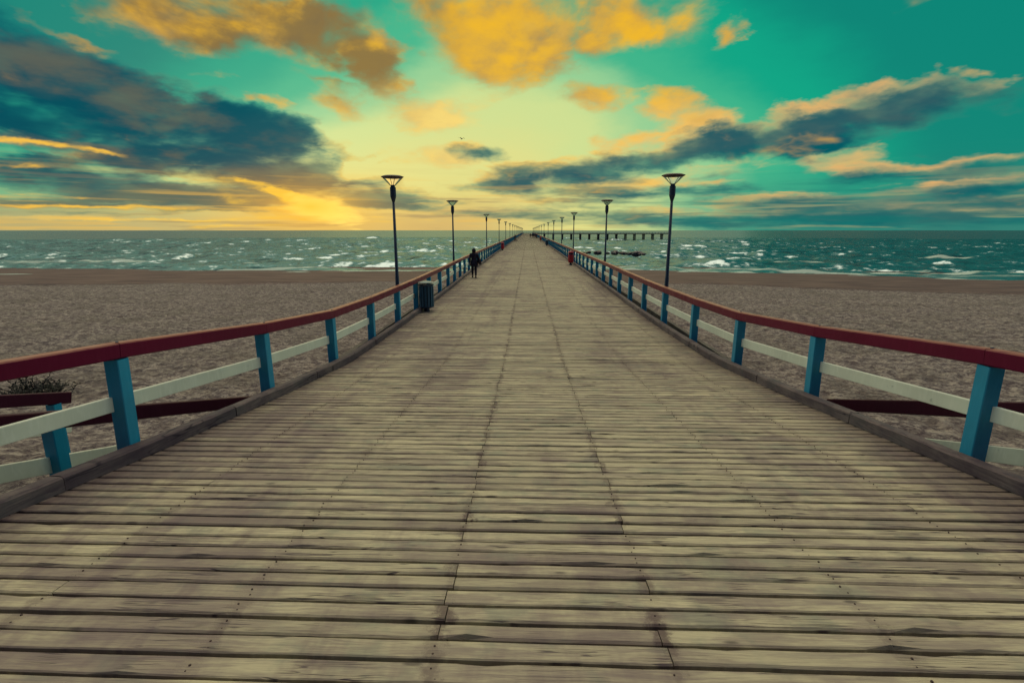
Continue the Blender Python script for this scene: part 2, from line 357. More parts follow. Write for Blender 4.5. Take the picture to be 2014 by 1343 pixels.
def wood(name, tone=(1, 1, 1), planks=True):
    m, T, b = newmat(name); p = posn(T); x, y, z = T.sep(p)
    rnd = T.new('ShaderNodeNewGeometry').outputs['Random Per Island']
    off = T.mul(rnd, 173.0)
    if planks: g0 = T.xyz(T.add(T.mul(x, 1.0), off), T.mul(y, 1.0), off)
    else: g0 = T.xyz(T.mul(y, 1.0), T.add(T.mul(x, .08), T.mul(z, .25)), T.mul(z, 1.0))
    gx, gy, gz = T.sep(g0)
    wav = T.noise(T.vm('MULTIPLY', g0, (1.2, 5, 1)), 1.6, 4, .55)
    grain = T.noise(T.xyz(T.mul(gx, 1.5), T.add(T.mul(gy, 55), T.mul(wav, 5.0)), T.mul(gz, 40 if not planks else 1)), 1.0, 5, .65)
    fine = T.noise(T.xyz(T.mul(gx, 6), T.mul(gy, 170), gz), 1.0, 3, .6)
    blot = T.noise(T.xyz(T.mul(gx, 1.1), T.mul(gy, 5.0), gz), 1.7, 5, .6)
    big = T.add(T.noise(T.xyz(T.mul(x, .75), T.mul(y, .28), T.mul(rnd, .5)), 1.0, 6, .66), T.mul(T.sub(T.m('FRACT', T.mul(rnd, 31.7)), .5), .09))
    A = (.61, .56, .345, 1); B = (.39, .35, .235, 1); C = (.17, .125, .125, 1); Dk = (.055, .038, .055, 1)
    c = T.mix(T.ss(grain, .36, .60), B, A)
    c = T.mix(T.mul(T.ss(blot, .42, .64), .55), c, C)
    c = T.mix(T.mul(T.ss(fine, .54, .68), .55), c, C)
    # each board weathered its own way
    c = T.mix(T.lm(rnd, 0, 1, 0, .45), c, (.28, .24, .175, 1))
    c = T.mix(T.m('MULTIPLY', T.ss(T.m('FRACT', T.mul(rnd, 7.31)), .72, 1.0), .5), c, (.20, .17, .13, 1))
    # greenish grey lichen tint and reddish damp patches
    gr = T.noise(T.vm('ADD', g0, (9, 4, 2)), 2.3, 4, .6)
    c = T.mix(T.mul(T.ss(gr, .52, .66), .40), c, (.20, .24, .17, 1))
    c = T.mix(T.mul(T.ss(T.add(big, T.add(T.lm(x, -4, 2, .06, 0), T.lm(T.m('ABSOLUTE', T.sub(x, .25)), .4, 2.6, -.05, .02))), .50, .66), .46), c, (.125, .078, .10, 1))
    # knots
    vo = T.new('ShaderNodeTexVoronoi', feature='F1'); T.put(vo.inputs['Vector'], T.xyz(T.mul(gx, 1.9), T.mul(gy, 5.4), gz)); vo.inputs['Scale'].default_value = 1.0
    kn = T.ss(T.add(vo.outputs['Distance'], T.mul(T.sub(blot, .5), .12)), .13, .05)
    c = T.mix(T.mul(kn, .75), c, (.085, .07, .06, 1))
    h = T.add(T.mul(grain, .6), T.mul(fine, .4))
    # long drying cracks
    ck = T.noise(T.xyz(T.mul(gx, .9), T.mul(gy, 30), T.add(gz, 5)), 1.0, 2, .5)
    crack = T.m('MULTIPLY', T.ss(T.m('ABSOLUTE', T.sub(ck, .5)), .018, .004), T.ss(T.noise(T.vm('ADD', g0, (4, 1, 7)), 1.3, 2), .5, .6))
    c = T.mix(T.mul(crack, .8), c, Dk)
    if planks:
        stk = T.noise(T.xyz(T.mul(x, 2.1), T.mul(y, .10), T.mul(rnd, .35)), 1.0, 4, .6); stb = T.noise(T.xyz(T.mul(x, 6), T.mul(y, 3.2), 2.0), 1.0, 4, .65)
        c = T.mix(T.mul(T.ss(T.add(stk, T.add(T.mul(T.sub(stb, .5), .35), T.lm(T.m('ABSOLUTE', T.sub(x, .25)), .4, 2.6, -.075, .035))), .54, .68), .36), c, (.13, .085, .10, 1))
        # rust, rot and trodden sand along the rows of nails over each joist
        js = T.m('FRACT', T.m('DIVIDE', T.add(x, 0.5 + 13.0), 1.3)); jd = T.mul(T.m('MINIMUM', js, T.sub(1.0, js)), 1.3)
        jn = T.noise(T.xyz(T.mul(x, 7), T.mul(y, 7), 1.0), 1.4, 5, .68); jb = T.noise(T.xyz(T.mul(x, .6), T.mul(y, 1.7), 6.0), 1.0, 3, .5)
        js2 = T.ss(T.add(jd, T.mul(T.sub(jn, .5), .34)), .07, .0)
        mids = T.ss(T.m('ABSOLUTE', T.sub(x, .15)), 1.25, .55, .45, 1.0)
        prow = T.m('FRACT', T.mul(rnd, 13.7)); c = T.mix(T.mul(T.mul(js2, mids), T.mul(T.ss(jb, .30, .62, .35, .95), T.lm(prow, .1, .9, .15, 1.0))), c, (.095, .062, .06, 1))
        # drifted dirt by the kerbs
        ed = T.ss(T.add(T.m('ABSOLUTE', x), T.add(T.mul(T.sub(big, .5), 2.4), T.lm(y, 3, 12, -.35, 0))), 3.0, 4.3)
        c = T.mix(T.mul(ed, .72), c, T.mix(T.ss(jn, .4, .6), (.10, .075, .08, 1), (.17, .13, .115, 1)))
        nail = T.noise(T.vm('MULTIPLY', p, (60, 60, 1)), 1.0, 1, .5)
        h = T.sub(h, T.mul(crack, 1.2)); h = T.sub(h, T.mul(T.mul(js2, jn), .9))
    c = T.mix(1.0, c, tone + (1,), 'MULTIPLY')
    T.put(b.inputs['Base Color'], c); T.put(b.inputs['Roughness'], T.lm(grain, .3, .7, .62, .82)); b.inputs['Specular IOR Level'].default_value = .3
    T.put(b.inputs['Normal'], T.bump(h, .7, .006)); return m
M_DECK = wood('weathered_deck_wood')
M_KERB = wood('weathered_kerb_wood', (.34, .29, .42), False)
M_NAIL = paint('rusty_nail', (.045, .022, .020, 1), .6, .1, (.10, .04, .02), 30)
M_UNDER = wood('dark_timber', (.30, .28, .34), False)

# ------------------------------------------------------------------ pier shape
Y0, RS = 11.2, .064
def zdeck(y): 
    t = Y0 - y
    return 0.0 if t < -1 else (RS * (t + 1) ** 2 / 4 if t < 1 else RS * t)
def interp(tab, y):
    return float(np.interp(y, [a for a, _ in tab], [b for _, b in tab]))
EDR = [(-1, 5.20), (2.3, 4.86), (4.5, 4.60), (5.2, 4.515), (7.85, 4.25), (10.35, 4.10), (13.0, 4.03), (15.5, 3.95), (18, 3.91), (26, 3.95), (480, 3.95)]
EDL = [(-1, 4.95), (2.3, 4.62), (3.8, 4.42), (5.2, 4.21), (7.85, 3.97), (10.35, 3.86), (13.0, 3.82), (15.5, 3.78), (18, 3.76), (26, 3.80), (34, 3.90), (480, 3.92)]
KW, KH = .15, .15           # kerb beam
PIER_END = 470.0
DL = "timber"
POSTS_Y = [2.6, 5.22, 7.85] + [10.40 + 2.6 * i for i in range(int((PIER_END - 10.40) / 2.6) + 1)]
def edge(side, y): return side * interp(EDR if side > 0 else EDL, y)
def rail_rise(y): return .10 * min(1.0, max(0.0, (8.6 - y) / 3.4))
def railx(side, y): return edge(side, y) + side * (KW + .085)

# ---- sand, sea bottom included: one sheet out to the horizon
BT = [(-4000, 3), (-60, 1.2), (0, .0), (4, -.50), (9, -1.35), (20, -2.0), (45, -3.05), (66, -3.80), (69, -3.86), (73, -4.12), (95, -4.70), (130, -6.2), (400, -14), (5000, -40)]
def shore_y(x, y):
    return y + .40 * np.maximum(x - 22, 0) * (1 / (1 + np.maximum(x - 22, 0) / 220)) + .13 * np.maximum(-20 - x, 0) / (1 + np.maximum(-20 - x, 0) / 300) + 3.4 * (fbm2(x / 19 + 40, x * 0 + 3.3, 3, 5) - .44)
def beach_z(x, y, micro=True):
    yp = shore_y(x, y)
    z = np.interp(yp, [a for a, _ in BT], [b for _, b in BT])
    dry = np.clip((74 - yp) / 8, 0, 1)
    z = z + dry * .55 * (fbm2(x / 9, y / 9, 3, 11) - .44) * np.clip((np.abs(x) - 4.5) / 3, .15, 1)
    z = z - 1.1 * np.clip((5.0 - np.abs(x)) / .6, 0, 1) * np.clip((30 - y) / 15, 0, 1)
    if micro:
        fade = dry
        z = z + fade * (.16 * (fbm2(x / .9, y / .9, 3, 21) - .44) + .07 * (vnoise(x / .22, y / .3, 33) - .5))
        d1 = np.abs(vnoise(x / .55, y / .55, 44) - .5) * 2
        z = z - fade * .055 * np.clip(1 - d1 * 2.0, 0, 1)
    return z
def polar_grid(rs, azs, center=(0, 0)):
    r, a = np.meshgrid(rs, azs, indexing='ij'); return center[0] + r * np.sin(a), center[1] + r * np.cos(a)
def grid_mesh(name, X, Y, Z, wrap=False):
    nr, nc = X.shape; me = bpy.data.meshes.new(name)
    co = np.stack([X, Y, Z], -1).reshape(-1, 3).astype(np.float32)
    i = np.arange(nr - 1)[:, None] * nc; j = np.arange(nc - (0 if wrap else 1))[None, :]; j2 = (j + 1) % nc
    q = np.stack([i + j, i + j2, i + nc + j2, i + nc + j], -1).reshape(-1, 4)[:, ::-1].astype(np.int32)
    me.vertices.add(len(co)); me.vertices.foreach_set('co', co.ravel()); me.loops.add(q.size); me.loops.foreach_set('vertex_index', q.ravel())
    me.polygons.add(len(q)); me.polygons.foreach_set('loop_start', np.arange(0, q.size, 4, dtype=np.int32)); me.polygons.foreach_set('loop_total', np.full(len(q), 4, np.int32))
    me.polygons.foreach_set('use_smooth', np.ones(len(q), bool)); me.update(calc_edges=True); me.validate(); return me

def sand_mat():
    m, T, b = newmat('beach_sand'); p = posn(T); x, y, z = T.sep(p)
    at = T.new('ShaderNodeAttribute', attribute_name='wet'); wet = at.outputs['Fac']
    n1 = T.noise(p, .35, 5, .6); n2 = T.noise(p, 3.2, 6, .65); n3 = T.noise(p, 11, 5, .65)
    vo = T.new('ShaderNodeTexVoronoi', feature='SMOOTH_F1'); T.put(vo.inputs['Vector'], T.vm('ADD', T.vm('MULTIPLY', p, (1.9, 1.5, 0)), T.vm('SCALE', T.noise(p, 2.0, 3, .5, out='Color'), scale=.8))); vo.inputs['Scale'].default_value = 1.3
    c = T.mix(T.ss(n2, .41, .59), (.155, .128, .120, 1), (.38, .335, .28, 1))
    c = T.mix(T.mul(T.ss(n1, .42, .66), .45), c, (.15, .135, .10, 1))
    c = T.mix(T.mul(T.ss(n3, .49, .59), .70), c, (.06, .042, .052, 1))
    c = T.mix(T.mul(T.ss(vo.outputs['Distance'], .34, .10), .50), c, (.085, .06, .06, 1))
    wn = T.noise(T.xyz(T.mul(x, .12), T.mul(y, .5), 0), 1.0, 5, .6)
    wetc = T.mix(T.ss(wn, .4, .62), (.085, .048, .044, 1), (.145, .092, .074, 1))
    c = T.mix(wet, c, wetc)
    wr = T.new('ShaderNodeAttribute', attribute_name='wrack').outputs['Fac']
    c = T.mix(T.mul(wr, T.ss(T.noise(T.xyz(T.mul(x, .5), T.mul(y, 1.2), 3), 1.0, 5, .7), .42, .58)), c, (.022, .014, .022, 1))
    T.put(b.inputs['Base Color'], c); T.put(b.inputs['Roughness'], T.lm(wet, .3, 1, .95, .75)); b.inputs['Specular IOR Level'].default_value = .2
    h = T.add(T.add(T.mul(n2, .8), T.mul(n3, .2)), T.mul(vo.outputs['Distance'], .8))
    T.put(b.inputs['Normal'], T.bump(T.mul(h, T.lm(wet, 0, 1, 1, .2)), 1.0, .22)); return m
rs = np.concatenate([[0.0, 1.0, 2.0], np.geomspace(3.0, 130, 620), np.geomspace(136, 4000, 40)])
azs = np.concatenate([np.linspace(-math.pi, -1.15, 50, endpoint=False), np.linspace(-1.15, 1.15, 760), np.linspace(1.15, math.pi, 50, endpoint=False)[1:]])
X, Y = polar_grid(rs, azs); Z = beach_z(X, Y)
me = grid_mesh('beach', X, Y, Z, wrap=True)
yp = shore_y(X, Y)
wet = np.clip((yp - 64) / 4.5, 0, 1); wet = wet * wet * (3 - 2 * wet)
wrack = np.exp(-((yp - 66.5 - 1.2 * (fbm2(X / 6, X * 0 + 9, 3, 71) - .44) * 2) / 1.1) ** 2) * np.clip(2.2 * (fbm2(X / 9, X * 0 + 1, 3, 61) - .30), 0, 1)
for nm, arr in (('wet', wet), ('wrack', wrack)):
    a = me.attributes.new(nm, 'FLOAT', 'POINT'); a.data.foreach_set('value', arr.ravel().astype(np.float32))
tag(link('beach', me, sand_mat()), kind='structure')

# ---- sea
SEA_Z = -4.70
def sea_mat():
    m, T, b = newmat('sea_water'); p = posn(T); x, y, z = T.sep(p)
    fo = T.new('ShaderNodeAttribute', attribute_name='foam').outputs['Fac']; sh = T.new('ShaderNodeAttribute', attribute_name='shallow').outputs['Fac']
    dist = T.m('SQRT', T.add(T.mul(x, x), T.mul(y, y)))
    n1 = T.noise(T.vm('MULTIPLY', p, (.55, .8, .5)), 1.0, 5, .6, .2); n2 = T.noise(T.vm('MULTIPLY', p, (.09, .16, .1)), 1.0, 5, .6, .3); n3 = T.noise(T.vm('MULTIPLY', p, (.012, .03, .1)), 1.0, 5, .62, .3)
    fn = T.noise(T.vm('MULTIPLY', p, (.42, 1.2, 1)), 1.0, 6, .68)
    f = T.ss(T.add(fo, T.mul(T.sub(fn, .5), .75)), .33, .70)
    deep = T.mix(T.ss(n3, .4, .6), (.002, .016, .040, 1), (.004, .028, .054, 1))
    c = T.mix(sh, deep, (.045, .15, .16, 1))
    c = T.mix(f, c, (.50, .62, .52, 1))
    ca = T.noise(T.vm('MULTIPLY', p, (.7, 1.0, .5)), 1.0, 4, .6, .2, 'Color'); cb = T.noise(T.vm('MULTIPLY', p, (.11, .20, .1)), 1.0, 4, .6, .3, 'Color')
    sl = T.vm('ADD', T.vm('SCALE', T.vm('SUBTRACT', ca, (.5, .5, .5)), scale=.70), T.vm('SCALE', T.vm('SUBTRACT', cb, (.5, .5, .5)), scale=.85))
    b3 = T.vm('NORMALIZE', T.vm('ADD', T.new('ShaderNodeNewGeometry').outputs['Normal'], T.vm('MULTIPLY', sl, (1, 1, 0))))
    out = [n for n in T.n if n.type == 'OUTPUT_MATERIAL'][0]; T.n.remove(b)
    df = T.new('ShaderNodeBsdfDiffuse'); T.put(df.inputs['Color'], c)
    gl = T.new('ShaderNodeBsdfGlossy'); gl.inputs['Color'].default_value = (.44, .60, .64, 1); gl.inputs['Roughness'].default_value = .18; T.put(gl.inputs['Normal'], b3)
    fr = T.new('ShaderNodeFresnel'); fr.inputs['IOR'].default_value = 1.33; T.put(fr.inputs['Normal'], b3)
    fac = T.mul(T.m('MINIMUM', fr.outputs[0], .54), T.sub(1.0, T.mul(f, .9)))
    mx = T.new('ShaderNodeMixShader'); T.put(mx.inputs[0], fac); T.l.new(df.outputs[0], mx.inputs[1]); T.l.new(gl.outputs[0], mx.inputs[2]); T.l.new(mx.outputs[0], out.inputs[0])
    return m
rs = np.concatenate([np.geomspace(60, 600, 640), np.geomspace(606, 30000, 150)])
azs = np.linspace(-1.25, 1.25, 900)
X, Y = polar_grid(rs, azs)
yp = shore_y(X, Y)
Z = np.zeros_like(X)
dr = np.gradient(rs)[:, None] * np.ones_like(X)
wrng = np.random.default_rng(3)
depthf = np.clip((yp - 93) / 30, .05, 1)
ux = X + 5 * (fbm2(X / 40, Y / 40, 3, 3) - .44); uy = Y + 10 * (fbm2(X / 55, Y / 30, 3, 8) - .44)
for i in range(44):
    lam = 3.0 * (14.0 ** wrng.random()); th = wrng.normal(0, .55); ph = wrng.random() * 6.28
    kx, ky = math.sin(th) * 2 * math.pi / lam, math.cos(th) * 2 * math.pi / lam
    amp = .0088 * lam ** .85 * np.clip((lam / dr - 2.2) / 2.5, 0, 1)
    s = np.sin(kx * ux + ky * uy + ph); Z += amp * (1 - 2 * np.sqrt(np.abs((1 - s) / 2) + 1e-6)) * 1.25
Z *= depthf
foam = np.zeros_like(X)
for bi, (yb, w, h, cov, ls) in enumerate([(96.4, .6, .05, 1.25, 40), (100.5, .8, .12, .80, 46), (105.5, .9, .20, .62, 40), (111, 1.0, .26, .66, 46), (119, 1.1, .32, .55, 40), (129, 1.2, .36, .55, 44), (142, 1.3, .36, .48, 40), (159, 1.4, .36, .42, 40), (182, 1.5, .36, .36, 36), (210, 1.6, .36, .30, 36)]):
    along = fbm2(X / ls + 17 * bi, Y * 0 + bi * 3.1, 3, 90 + bi) / .875
    line = yb + 7 * (fbm2(X / 45 + 5 * bi, X * 0, 2, 50 + bi) - .4) * (1 if bi else .3)
    mk = np.clip((along - (1 - cov) * .95 + .10) / .16, 0, 1)
    d = yp - line; w = w * 1.7; mk = mk * np.clip(.55 + 1.2 * (fbm2(X / 8, Y / 6 + bi, 3, 200 + bi) - .3), 0, 1)
    Z += .7 * h * mk * np.where(d < 0, np.exp(-(d / (w * .55)) ** 2), np.exp(-(d / (w * 1.8)) ** 2))
    foam += mk * np.where(d < 0, np.exp(-(d / (w * 1.2)) ** 2), np.exp(-(d / (w * .55)) ** 2)) * (.95 if bi < 7 else .75)
    foam += .35 * mk * np.exp(-((d + w * 1.5) / (w * 1.8)) ** 2)
caps = np.clip((fbm2(X / 12, Y / 4.2, 4, 133) / .94 - .70) / .08, 0, 1) * np.clip((fbm2(X / 40, Y / 40, 2, 7) / .75 - .45) / .2, 0, 1) * np.clip((420 - Y) / 200, 0, 1)
foam += .30 * caps
swash = np.clip(1 - np.abs(yp - 95.0) / 1.6, 0, 1); foam = np.maximum(foam, swash * .8)
shallow = np.clip((165 - yp) / 70, 0, 1) ** 1.5
Zs = SEA_Z + Z
Zs = np.where(yp < 92.5, SEA_Z - .02 - .08 * (92.5 - yp), Zs)
me = grid_mesh('sea', X, Y, Zs)
for nm, arr in (('foam', np.clip(foam, 0, 1.2)), ('shallow', shallow)):
    a = me.attributes.new(nm, 'FLOAT', 'POINT'); a.data.foreach_set('value', arr.ravel().astype(np.float32))
tag(link('sea', me, sea_mat()), kind='structure')

# ------------------------------------------------------------------ the pier
pier = empty('pier', (0, 0, 0)); tag(pier, 'long straight weathered plank pier running out to sea between blue railings', 'pier')
JO = [-.5 + 1.3 * k for k in range(-3, 5)]
def deck():
    mb = MB(); y = -1.0; near = 75.0; row = 0; nails = []
    while y < PIER_END:
        w = random.uniform(.120, .139); gap = random.uniform(.017, .030) if y < near else .022
        yc = y + w / 2; xl, xr = edge(-1, yc) - KW * .9, edge(1, yc) + KW * .9
        if y < near:
            joints = [j for j in JO if xl + .5 < j < xr - .5]
            main = (-.5, .8)
            cut = [j for j in joints if any(abs(j - q) < .01 for q in main) and random.random() < .42 or random.random() < .07]
            xs = [xl] + [c + random.uniform(-.02, .02) for c in cut] + [xr]
            sk = -.0045 * max(0.0, 1.0 - yc / 14)          # the near boards lie slightly askew
            for a, b in zip(xs, xs[1:]):
                a += .003; b -= .003; n = max(2, int((b - a) / (.16 if y < 9 else .5))); rings = []
                z0 = random.gauss(0, .0022); t0 = random.gauss(0, .006); bev = random.uniform(.006, .013)
                e1 = e2 = 0
                for i in range(n + 1):
                    xx = a + (b - a) * i / n; dz = z0 + .002 * math.sin(xx * 1.3 + row)
                    e1 = .6 * e1 + random.gauss(0, .0016); e2 = .6 * e2 + random.gauss(0, .0016); n1 = n2 = 0.0
                    if y < 16 and random.random() < .03: n1 = random.uniform(.004, .022)
                    if y < 16 and random.random() < .03: n2 = random.uniform(.004, .018)
                    ya, yb = y + e1 + n1 + sk * xx, y + w + e2 - n2 + sk * xx; zz = zdeck(yc) + dz; sl = -RS * (1 if yc < Y0 else 0)
                    za, zb = zz - w / 2 * sl - t0 * w, zz + w / 2 * sl + t0 * w; m_ = max(n1, n2)
                    rings.append([(xx, ya, za - .05), (xx, ya, za - bev - n1 * .8), (xx, ya + bev * 1.2, za), (xx, yb - bev * 1.2, zb), (xx, yb, zb - bev - n2 * .8), (xx, yb, zb - .05)])
                mb.sweep(rings)
                if yc < 11:
                    for jx in JO:
                        if a + .03 < jx < b - .03:
                            for q in (.27, .73):
                                nails.append((jx + random.gauss(0, .012), ya + w * q + random.gauss(0, .006), zdeck(yc) + z0 + .0015))
        else:
            mb.box(((xl + xr) / 2, yc, -.025 + random.gauss(0, .002)), (xr - xl, w, .05))
        y += w + gap; row += 1
    nf = len(mb.f)
    for (nx, ny, nz_) in nails:
        r = random.uniform(.0045, .0075)
        mb.lathe([(r, nz_ - .006), (r, nz_ + .002), (r * .5, nz_ + .0035)], 7, (nx, ny, 0))
    return mb, nf
dmb, dnf = deck()
dme = dmb.mesh('deck'); dme.materials.append(M_DECK); dme.materials.append(M_NAIL)
mi = np.zeros(len(dme.polygons), np.int32); mi[dnf:] = 1; dme.polygons.foreach_set('material_index', mi)
link('deck', dme, None, pier)
# joists under the boards
mb = MB()
for j in JO + [4.2, -4.2]:
    for y in np.arange(-1, PIER_END, 12.0):
        y1 = min(y + 12, PIER_END)
        if y < Y0: 
            mb.beam((j, y, zdeck(y) - .17), (j, min(y1, Y0), zdeck(min(y1, Y0)) - .17), .12, .2)
            if y1 > Y0: mb.beam((j, Y0, -.18), (j, y1, -.18), .12, .2)
        else: mb.beam((j, y, -.18), (j, y1, -.18), .12, .2)
mb.build('joist_frame', M_UNDER, pier)
# kerb beams with scarf joints, and outer fascia boards
def kerb(side):
    mb = MB(); ys = sorted(set([-1, 1.2, 4.3, 6.7, 9.1, 11.2, 12.6, 15.0, 18.0] + list(np.arange(21.5, 60, 3.7)) + list(np.arange(60, PIER_END, 8.0)) + [PIER_END]))
    for i, (a, b) in enumerate(zip(ys, ys[1:])):
        n = 5 if a < 30 else 1; rings = []; o = random.gauss(0, .008)
        for k in range(n + 1):
            yy = a + .006 + (b - a - .012) * k / n; x = edge(side, yy) + side * KW / 2 + o; z = zdeck(yy)
            j = lambda s_=.004: random.gauss(0, s_ if a < 30 else .001)
            rings.append([(x + side * -KW / 2, yy, z + .004), (x - side * KW / 2 + j(), yy, z + KH - .02 + j()), (x - side * (KW / 2 - .022) + j(), yy, z + KH + j(.003)),
                          (x + side * (KW / 2 - .02), yy, z + KH + j(.003)), (x + side * KW / 2, yy, z + KH - .02), (x + side * KW / 2, yy, z + .004)])
        mb.sweep(rings)
    return mb
for s in (-1, 1): kerb(s).build('kerb_beam', M_KERB, pier)
def fascia(side):
    mb = MB(); ys = [-1, 5.0, 7.9, 10.46, 13, 15.5, 18, 26] + list(np.arange(34, PIER_END, 12)) + [PIER_END]
    for a, b in zip(ys, ys[1:]):
        p = lambda y_: (edge(side, y_) + side * (KW * .9 + .03), y_, zdeck(y_) - .18)
        mb.beam(p(a), p(b), .05, .30)
    return mb
for s in (-1, 1): fascia(s).build('fascia_board', M_UNDER, pier)
tm = MB()
for sx in (-3.3, 3.3): tm.lathe([(.19, -7.5), (.19, -.50)], 12, (sx, 0, 0))
tm.beam((-4.0, 0, -.40), (4.0, 0, -.40), .25, .24)
tme = tm.mesh('trestle'); tme.materials.append(M_UNDER)
for y in np.arange(6, PIER_END, 9.5):
    o = bpy.data.objects.new('trestle', tme); COL.objects.link(o); o.parent = pier; o.location = (0, y, 0 if y > 11 else -.05)

# ------------------------------------------------------------------ railings
RAIL_T, RAIL_H, RAIL_W = 1.18, .168, .15
def railing(side, label):
    root = empty('railing', (railx(side, 10.46), 10.46, 0)); tag(root, label, 'railing', 'railings along the pier edges')
    inv = Matrix.Translation(-root.location)
    W = lambda mb: [setattr(mb, 'v', [tuple(Vector(v) - root.location) for v in mb.v]), mb][1]
    pm = MB(); pm.sweep([[(a, b, z) for a, b in rect(.165, .155, .008)] for z in (-.30, RAIL_T - RAIL_H)])
    pme = pm.mesh('post'); pme.materials.append(M_BLUE)
    for i, y in enumerate(POSTS_Y[:99]):
        o = bpy.data.objects.new('post', pme); COL.objects.link(o); o.parent = root
        ang = math.atan2(railx(side, y + .8) - railx(side, y - .8), 1.6)
        o.location = Vector((railx(side, y), y, zdeck(y) + rail_rise(y))) - root.location; o.rotation_euler = (random.gauss(0, .006), random.gauss(0, .006), -.2 * ang)
    rest = MB()
    for y in POSTS_Y[99:]: rest.box((railx(side, y), y, .35), (.15, .15, 1.26))
    tag(W(rest).build('post', M_BLUE, root), kind='stuff')
    def run(hw, hh, zc, inset, gap, bev):
        mb = MB(); ys = [-1.0] + POSTS_Y[:60]; ys = ys + list(np.arange(ys[-1] + 10.4, PIER_END, 10.4)) + [PIER_END]
        for i, (a, b) in enumerate(zip(ys, ys[1:])):
            o = random.gauss(0, .002)
            P = lambda y_: Vector((railx(side, y_) + side * inset, y_, zdeck(y_) + zc + rail_rise(y_) * zc + o))
            p0, p1 = P(a), P(b); t = (p1 - p0).normalized()
            mb.beam(p0 + t * gap, p1 - t * gap, hw, hh, bev)
        return W(mb)
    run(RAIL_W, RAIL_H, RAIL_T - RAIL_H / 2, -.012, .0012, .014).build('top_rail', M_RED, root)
    run(.05, .165, .56, .052, .002, .006).build('mid_rail', M_WHITE, root)
    for y in POSTS_Y[:12]:
        if True:
            bo = MB(); bo.lathe([(.016, RAIL_T - .002), (.016, RAIL_T + .008), (.008, RAIL_T + .012)], 8, (railx(side, y) - side * .012 + .02, y + .03, zdeck(y) + rail_rise(y) * (RAIL_T - .1)))
            W(bo).build('bolt', M_LAMP, root)
    return root
railing(-1, 'long pier railing on the left, the side with the dark slatted bin against it')
railing(1, 'long pier railing on the right with wine red handrail and blue posts')

# the shorter rails of the sand paths leaving the head of the pier on both sides
def path_rail(x, ya, za, yb, zb, posts, label, mid=True):
    root = empty('path_railing', (x, yb, zb - 1.05)); tag(root, label, 'railing', 'short railings of the beach paths')
    L = root.location; t = (zb - za) / (yb - ya)
    mb = MB(); mb.beam(Vector((x, ya, za - .1)) - L, Vector((x, yb, zb - .1)) - L, .14, .20, .012); mb.build('top_rail', M_BRACE, root)
    for y in posts:
        z = za + (y - ya) * t; p = MB(); p.sweep([[Vector((x + a, y + b, q)) - L for a, b in rect(.15, .15, .008)] for q in (z - 1.6, z - .2)]); p.build('post', M_BLUE, root)
    if mid:
        mb = MB(); mb.beam(Vector((x + (-.05 if x < 0 else .05), ya, za - .64)) - L, Vector((x + (-.05 if x < 0 else .05), yb, zb - .64)) - L, .05, .19, .006); mb.build('mid_rail', M_WHITE, root)
    return root
path_rail(-5.4, 2.2, 1.745, 9.6, -.376, (2.8, 5.33), 'sloping dark red path railing beyond the left pier railing, running down behind the kerb')
path_rail(-8.0, 2.2, 1.785, 8.28, .103, (2.8, 5.45, 8.0), 'short dark red path railing ending on the sand at the left edge of the photo', True)
path_rail(5.45, 2.4, 2.02, 8.9, -.10, (3.0, 5.98), 'sloping dark red path railing beyond the right pier railing, low behind the kerb')

# ------------------------------------------------------------------ lamps
LAMP_H = 4.50
mg, Tg, bg_ = newmat('lamp_glass'); bg_.inputs['Base Color'].default_value = (.85, .88, .75, 1); bg_.inputs['Roughness'].default_value = .08
bg_.inputs['Transmission Weight'].default_value = 1.0; bg_.inputs['IOR'].default_value = 1.03
def lamp(name='street_lamp'):
    root = empty(name); 
    p = MB(); p.lathe([(.062, -2.2), (.062, 1.4), (.055, 1.42), (.040, LAMP_H - .78)], 14); p.build('pole', M_LAMP, root, True)
    c = MB(); c.lathe([(.040, LAMP_H - .80), (.082, LAMP_H - .66), (.092, LAMP_H - .62), (.092, LAMP_H - .36), (.070, LAMP_H - .35), (.070, LAMP_H - .29)], 16); c.build('collar', M_LAMP, root)
    g = MB(); g.lathe([(.085, LAMP_H - .29), (.285, LAMP_H - .095)], 20, caps=False); gl = g.build('glass_cone', mg, root, True)
    rbs = MB()
    for k in range(4):
        a = k * math.pi / 2; u = Vector((math.cos(a), math.sin(a), 0))
        rbs.tube([u * .08 + Vector((0, 0, LAMP_H - .30)), u * .315 + Vector((0, 0, LAMP_H - .065))], .0085, 6)
    rbs.build('bracket', M_CAP, root)
    d = MB(); d.lathe([(.05, LAMP_H - .105), (.27, LAMP_H - .10), (.345, LAMP_H - .055), (.345, LAMP_H - .045), (.25, LAMP_H - .012), (.02, LAMP_H)], 24); d.build('lamp_cap', M_CAP, root)
    return root
LY = {-1: [16.3, 29.6, 54.5, 78.5, 102, 126, 150, 174, 198, 222, 246, 270, 294, 318, 342, 366, 390, 414, 438, 462],
      1: [16.1, 29.2, 49.7, 67.0, 88, 112, 140, 165, 190, 214, 238, 262, 286, 310, 334, 358, 382, 406, 430, 454]}
ordn = ['nearest', 'second', 'third', 'fourth', 'fifth', 'sixth', 'seventh', 'eighth', 'ninth', 'tenth', 'eleventh', 'twelfth']
proto = lamp(); first = True
